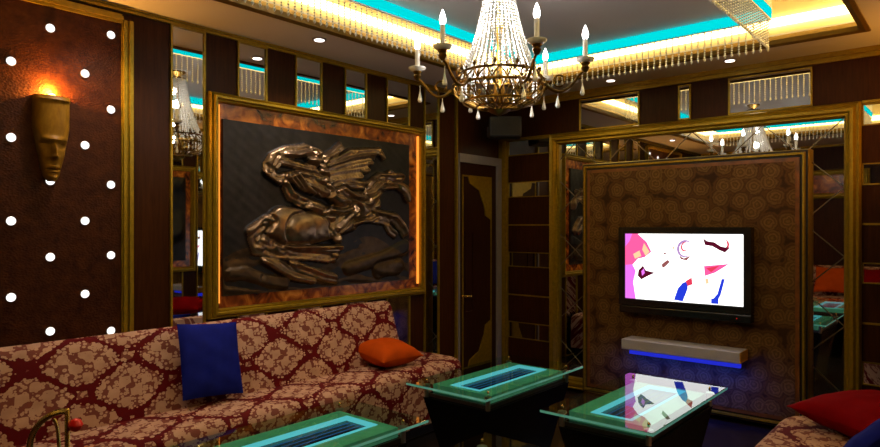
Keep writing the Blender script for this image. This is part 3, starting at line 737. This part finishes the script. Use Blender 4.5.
# ------------------------------------------------------------------ sofas
def sofa(loc, rot, length, back0, back1, depth, label):
    t = thing('sofa', loc, label, 'sofa')
    t.rotation_euler = (0, 0, rot); ORG[t.name] = Vector((0, 0, 0))      # local build: x out of the wall, y along it
    h = length/2
    def seat(b):
        bm = bmesh.new(); bmesh.ops.create_cube(bm, size=1)
        for v in bm.verts: v.co = Vector((.03+(v.co.x+.5)*(depth-.03), v.co.y*length, .10+(v.co.z+.5)*.40))
        vert = [e for e in bm.edges if abs(e.verts[0].co.z-e.verts[1].co.z) > .2 and e.verts[0].co.x > .2]
        bmesh.ops.bevel(bm, geom=vert, offset=.16, segments=6, profile=.5, affect='EDGES')
        top = [e for e in bm.edges if e.verts[0].co.z > .49 and e.verts[1].co.z > .49]
        bmesh.ops.bevel(bm, geom=top, offset=.075, segments=5, profile=.5, affect='EDGES')
        b.frombm(bm)
    part('seat', M['damask'], t, seat, smooth=True)
    def back(b):
        prof = [(.03, .40), (.33, .40), (.315, .50), (.27, .66), (.215, .82), (.195, .885), (.172, .918), (.14, .930), (.105, .922), (.085, .89), (.03, .85)]
        n = len(prof); ys = [back0, back0+.012, back1-.05, back1-.012, back1]; sc = [.96, 1, 1, .99, .95]
        vs = []
        for y, s in zip(ys, sc):
            for x, z in prof: vs.append((.03+(x-.03)*s, y, .40+(z-.40)*s))
        fs = [(i*n+k, i*n+(k+1) % n, (i+1)*n+(k+1) % n, (i+1)*n+k) for i in range(len(ys)-1) for k in range(n)]
        fs += [tuple(range(n)), tuple((len(ys)-1)*n+k for k in range(n-1, -1, -1))]
        b.add(vs, fs)
    part('backrest', M['damask'], t, back, smooth=True)
    part('plinth', M['plinth'], t, lambda b: b.rbox(.05, depth-.07, -h+.05, h-.05, 0, .11, .01, 1))
    return t
sofa((0.02, 2.03, 0), 0, 3.70, -1.84, 1.50, .68, 'long red and beige damask sofa along the left wall under the relief picture')
sofa((W-.02, 2.13, 0), PI, 3.54, -1.40, 1.72, .96, 'red and beige damask sofa whose end shows in the bottom right corner')
sofa((1.95, NEAR+.02, 0), PI/2, 1.9, -.94, .94, .72, 'short damask sofa against the wall behind the viewer, seen in the mirror')

# ------------------------------------------------------------------ cushions
def pillow(mat, w, h, t, loc, rot, label, pinch=.10):
    n = 22; vs, fs = [], []
    for s in (1, -1):
        for j in range(n+1):
            for i in range(n+1):
                u, v = -1+2*i/n, -1+2*j/n
                k = max(0, (1-abs(u)**2.6)*(1-abs(v)**2.6))**.55
                x = u*w/2*(1-pinch*(1-abs(v)**2)*abs(u)**3); y = v*h/2*(1-pinch*(1-abs(u)**2)*abs(v)**3)
                wr = .004*math.sin(9*u+4*v)*math.sin(7*v-3*u)*k
                vs.append((x, y, s*(t/2*k+.002)+wr))
    m = (n+1)**2
    for s in range(2):
        for j in range(n):
            for i in range(n):
                a = s*m+j*(n+1)+i; q = (a, a+1, a+n+2, a+n+1); fs.append(q if s == 0 else q[::-1])
    rim = [i for i in range(n+1)]+[j*(n+1)+n for j in range(1, n+1)]+[n*(n+1)+i for i in range(n-1, -1, -1)]+[j*(n+1) for j in range(n-1, 0, -1)]
    for i in range(len(rim)):
        a, c = rim[i], rim[(i+1) % len(rim)]; fs.append((a, c, m+c, m+a))
    b = MB(); b.add(vs, fs); o = b.build('cushion', mat, None, (0, 0, 0), smooth=True)
    o.location = loc; o.rotation_euler = rot
    return tag(o, label, 'cushion', 'plain cushions on the sofas')
def rot_from(xa, ya):           # rotation whose local x and y axes point the given ways
    xa = Vector(xa).normalized(); ya = Vector(ya); ya = (ya - xa*ya.dot(xa)).normalized(); za = xa.cross(ya)
    return Matrix((xa, ya, za)).transposed().to_euler()
pillow(M['blue'], .37, .42, .09, (.345, 1.925, .745), rot_from((0, 1, -.08), (-.30, .10, .94)), 'deep blue square cushion leaning on the long sofa back', .03)
pillow(M['orange'], .38, .38, .17, (.42, 3.26, .597), rot_from((.08, .997, .0), (-.99, .08, .12)), 'orange cushion lying at the far end of the long sofa', .10)
pillow(M['red'], .56, .50, .18, (3.31, 3.66, .60), rot_from((.8, -.6, .0), (.6, .8, .06)), 'dark red cushion lying flat on the sofa end at bottom right', .10)
pillow(M['blue'], .44, .44, .12, (3.42, 3.04, .68), rot_from((.25, 1, 0), (.70, -.1, .71)), 'blue cushion cut by the right edge of the picture, beside the red one', .05)
pillow(M['orange'], .44, .42, .13, (2.02, -.26, .73), rot_from((1, 0, 0), (0, -.5, .86)), 'orange cushion on the sofa behind the viewer, seen in the mirror', .08)
pillow(M['red'], .44, .42, .13, (2.50, -.24, .73), rot_from((1, 0, 0), (0, -.5, .86)), 'red cushion on the sofa behind the viewer, beside the orange one', .08)
pillow(M['blue'], .42, .42, .12, (3.48, 2.2, .72), rot_from((0, 1, 0), (.34, 0, .94)), 'blue cushion leaning in the middle of the opposite sofa', .05)

# ------------------------------------------------------------------ lit glass tables
def make_table(loc, label):
    t = thing('glass_table', loc, label, 'table', 'black tables with lit glass tops')
    ORG[t.name] = Vector((0, 0, 0))
    hw, hl = .284, .530
    part('glass_top', M['glass'], t, lambda b: b.rbox(-hw, hw, -hl, hl, .580, .600, .002, 1))
    e = .0015
    def rim(b):
        x0, x1, y0, y1 = -hw-e, hw+e, -hl-e, hl+e
        b.add([(x0, y0, .586), (x1, y0, .586), (x1, y1, .586), (x0, y1, .586), (x0, y0, .598), (x1, y0, .598), (x1, y1, .598), (x0, y1, .598)],
              [(0, 1, 5, 4), (1, 2, 6, 5), (2, 3, 7, 6), (3, 0, 4, 7)])
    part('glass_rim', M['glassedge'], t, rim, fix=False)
    part('base', M['black'], t, lambda b: (b.frustum((-.145, .145, -.30, .30), (-.235, .235, -.44, .44), .0, .505), b.box(-.212, .212, -.412, .412, .505, .531)))
    part('top_band', M['darkband'], t, lambda b: pbox(b, 'X', 0, 0, 0, 0, 0, 0) if False else (
        b.box(-.220, .220, -.420, -.413, .508, .530), b.box(-.220, .220, .413, .420, .508, .530), b.box(-.220, -.213, -.413, .413, .508, .530), b.box(.213, .220, -.413, .413, .508, .530)))
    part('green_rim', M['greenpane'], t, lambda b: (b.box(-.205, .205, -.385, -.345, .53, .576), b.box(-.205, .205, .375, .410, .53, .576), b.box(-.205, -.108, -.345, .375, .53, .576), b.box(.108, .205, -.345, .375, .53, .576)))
    def led(b):
        for (a, c, d_, e_) in ((-.108, .108, -.345, -.325), (-.108, .108, .355, .375), (-.108, -.090, -.325, .355), (.090, .108, -.325, .355)): b.box(a, c, d_, e_, .556, .5785)
    part('light_frame', E_TCYAN, t, led)
    part('tray', M['tray'], t, lambda b: b.box(-.090, .090, -.325, .355, .540, .562))
    part('light_bar', E_TBLUE, t, lambda b: [b.box(x-.0015, x+.0015, -.31, .34, .5625, .5645) for x in (-.048, -.012, .024, .060)])
    for x in (-.222, .222):
        for y in (-.425, .425):
            part('standoff', M['steel'], t, lambda b: b.lathe([(.013, .506), (.013, .570), (.022, .572), (.022, .5795)], (x, y, 0), 12))
            part('corner_stud', M['brass'], t, lambda b: b.lathe([(.006, .600), (.006, .608), (.003, .612)], (x, y, 0), 10))
    return t
TL = ['glass table with cyan light frame, the far one nearest the door', 'glass table with cyan light frame reflecting the television picture',
      'glass table with cyan light frame close to the long sofa, cut by the bottom edge', 'glass table showing only its far corner at the bottom edge, between two others']
TP = [(1.44, 3.22, 0), (2.32, 3.25, 0), (1.44, 1.706, 0), (2.32, 1.73, 0)]
t0 = make_table(TP[0], TL[0])
for p, lab in zip(TP[1:], TL[1:]):
    c = copy_tree(t0); c.location = p; c['label'] = lab

# ------------------------------------------------------------------ brass stand in the bottom left corner
st = thing('brass_stand', (1.2, .876, 0), 'brass stand with a curved bow and red knob, cut by the bottom left corner', 'stand')
DU = Vector((-.7615, -.648, 0))                       # the way the bow leans out
def sp_(u, z, w=0): return Vector((1.2, .876, z)) + DU*u + Vector((.648, -.7615, 0))*w
part('upright', M['brass'], st, lambda b: b.tube([sp_(0, .02), sp_(0, .845), sp_(0, .850)], [.009, .009, .005], 8), smooth=True)
part('bow', M['brass'], st, lambda b: b.tube([sp_(.135*math.sin(q), .705+.135*math.cos(q)) for q in [PI/2*i/12 for i in range(13)]] + [sp_(.135, .60), sp_(.135, .02)], .011, 8), smooth=True)
part('brace', M['brass'], st, lambda b: b.tube([sp_(.05-.02*math.sin(q), .70+.11*math.cos(q)) for q in [PI/2*i/8 for i in range(9)]] + [sp_(.03, .60), sp_(.0, .45)], .006, 7), smooth=True)
part('base', M['brass'], st, lambda b: b.lathe([(.13, 0), (.13, .012), (.10, .022), (.03, .03)], tuple(sp_(.067, 0)), 24), smooth=True)
part('knob', M['redknob'], st, lambda b: b.lathe([(.004, -.024), (.017, -.017), (.024, 0), (.017, .017), (.004, .024)], tuple(sp_(-.030, .79)), 14), smooth=True)

# ------------------------------------------------------------------ chandelier
CX, CY = 1.738, 2.790
cd = thing('chandelier', (CX, CY, 2.872), 'gold chandelier with a bright bell of crystal strings and six candle arms', 'chandelier')
def cpt(r, a, z): return (CX+r*math.cos(a), CY+r*math.sin(a), z)
part('canopy', M['gilt'], cd, lambda b: b.lathe([(.07, 2.872), (.07, 2.86), (.03, 2.835), (.012, 2.82)], (CX, CY, 0), 20), smooth=True)
part('stem', M['gilt'], cd, lambda b: b.lathe([(.010, 2.84), (.010, 2.62), (.022, 2.60), (.030, 2.56), (.014, 2.52), (.010, 2.38), (.02, 2.28), (.035, 2.22), (.02, 2.14)], (CX, CY, 0), 12), smooth=True)
part('upper_ring', M['gilt'], cd, lambda b: b.lathe([(.068, 2.815), (.076, 2.807), (.068, 2.795), (.060, 2.805)], (CX, CY, 0), 24, ring=True), smooth=True)
RB, ZR = .208, 2.310
def crown_ring(b):
    b.lathe([(RB-.005, ZR-.006), (RB+.006, ZR-.005), (RB+.009, ZR), (RB+.005, ZR+.006), (RB-.005, ZR+.005)], (CX, CY, 0), 40, ring=True)
    for k in range(12):                                  # crest of leaves
        a = 2*PI*k/12; b.octa(cpt(RB+.008, a, ZR+.022), .012, .022); b.octa(cpt(RB+.008, a+PI/12, ZR+.012), .007, .012)
part('crown_ring', M['gilt'], cd, crown_ring, smooth=True)
def bell(z): return .030+.175*math.exp(-(z-ZR)/.33)
ns = 34
for k in range(ns):
    a = 2*PI*k/ns
    def cs(b):
        z = ZR+.008
        while z < 2.80:
            b.octa(cpt(bell(z), a, z), .0118, .0118); z += .0165
    part('crystal_string', M['crystal'], cd, cs, fix=False)
PB = [(RB, ZR), (.236, 2.278), (.248, 2.240), (.232, 2.200), (.185, 2.162), (.12, 2.138), (.055, 2.124)]
def basket(b):
    nr = 20
    for k in range(nr):
        a = 2*PI*k/nr
        for sg in (1, -1):
            b.tube([cpt(r, a+sg*.09*i, z) for i, (r, z) in enumerate(PB)], .0042, 5)
        b.octa(cpt(.250, a, 2.240), .012, .016); b.octa(cpt(.240, a+PI/nr, 2.275), .008, .013)
    for r, z, w_ in ((.249, 2.240, .006), (.19, 2.162, .006), (.12, 2.138, .005)):
        b.lathe([(r-.004, z-w_), (r+.004, z-w_), (r+.005, z), (r+.004, z+w_), (r-.004, z+w_)], (CX, CY, 0), 36, ring=True)
    b.lathe([(.06, 2.128), (.062, 2.120), (.045, 2.108), (.02, 2.098), (.004, 2.090)], (CX, CY, 0), 16)
part('basket', M['gilt'], cd, basket, smooth=True)
for k in range(16):
    a = 2*PI*(k+.5)/16
    def fr(b):
        for i in range(6): b.octa(cpt(RB-.012, a, ZR-.014-.017*i), .0088)
        b.octa(cpt(RB-.012, a, 2.192), .011, .019)
    part('crystal_string', M['crystal'], cd, fr, fix=False)
base = math.radians(40.4) - PI/2     # direction from the chandelier toward the camera, refined below
toward = math.atan2(0-CY, 3.7-CX)
for k in range(6):
    a = toward + math.radians(23) + k*PI/3
    R = .448
    def arm(b):
        pts = []
        for i in range(15):
            t = i/14; r = .246+(R-.246)*t
            z = 2.245 - .050*math.sin(PI*min(1, t*1.15)) + .065*t**2
            pts.append(cpt(r, a, z))
        b.tube(pts, [.010-.003*i/14 for i in range(15)], 7)
        sc = [cpt(.315+.030*math.cos(q), a, 2.262+.030*math.sin(q)) for q in [PI*1.9*i/12-.6 for i in range(13)]]
        b.tube(sc, .005, 6)
        b.lathe([(.006, 2.30), (.016, 2.31), (.022, 2.325), (.016, 2.335), (.024, 2.345), (.024, 2.352)], cpt(R, a, 0), 12)
    ar = part('arm', M['gilt'], cd, arm, smooth=True)
    part('drip_dish', M['crystal'], ar, lambda b: b.lathe([(.012, 2.348), (.030, 2.352), (.044, 2.362), (.048, 2.372), (.044, 2.374), (.015, 2.362)], cpt(R, a, 0), 18), smooth=True)
    part('candle', M['candle'], ar, lambda b: b.lathe([(.0125, 2.362), (.0125, 2.468), (.010, 2.472)], cpt(R, a, 0), 14), smooth=True)
    part('flame_bulb', E_BULB, ar, lambda b: b.lathe([(.009, 2.470), (.0155, 2.485), (.0165, 2.497), (.012, 2.518), (.006, 2.535), (.001, 2.545)], cpt(R, a, 0), 12), smooth=True)
    for rr, zt in ((R-.015, 2.275), (R-.14, 2.215)):
        def drop(b):
            b.tube([cpt(rr, a, zt), cpt(rr, a, zt-.03)], .0025, 5)
            b.lathe([(.002, zt-.03), (.006, zt-.05), (.012, zt-.075), (.013, zt-.085), (.008, zt-.093)], cpt(rr, a, 0), 8)
        part('crystal_drop', M['crystal'], ar, drop)
for z, e in ((2.70, 7), (2.58, 10), (2.42, 14), (2.27, 1.2)):
    d = bpy.data.lights.new('chandelier_light', 'POINT'); d.energy = e; d.color = (1.0, .91, .82); d.shadow_soft_size = .03
    lo = bpy.data.objects.new('chandelier_light', d); COL.objects.link(lo); lo.location = (CX+.02, CY-.03, z)

# ------------------------------------------------------------------ world, camera, view
w = bpy.data.worlds.new('World'); SC.world = w; w.use_nodes = True
w.node_tree.nodes['Background'].inputs[0].default_value = (.02, .018, .016, 1); w.node_tree.nodes['Background'].inputs[1].default_value = 1
cam = bpy.data.cameras.new('Camera'); co = bpy.data.objects.new('Camera', cam); COL.objects.link(co)
co.location = (3.7, 0, 1.5); co.rotation_euler = (PI/2, 0, math.radians(40.4))
cam.sensor_width = 36; cam.lens = 36*638/880; cam.shift_y = 3.5/880; cam.clip_start = .02
SC.camera = co
SC.view_settings.view_transform = 'Standard'; SC.view_settings.look = 'None'; SC.view_settings.gamma = 1; SC.view_settings.exposure = 0
SC.view_settings.use_curve_mapping = False
cy = SC.cycles
cy.use_denoising = True; cy.max_bounces = 10; cy.glossy_bounces = 6; cy.transparent_max_bounces = 12; cy.diffuse_bounces = 4
cy.caustics_reflective = False; cy.caustics_refractive = False; cy.sample_clamp_indirect = 3.0
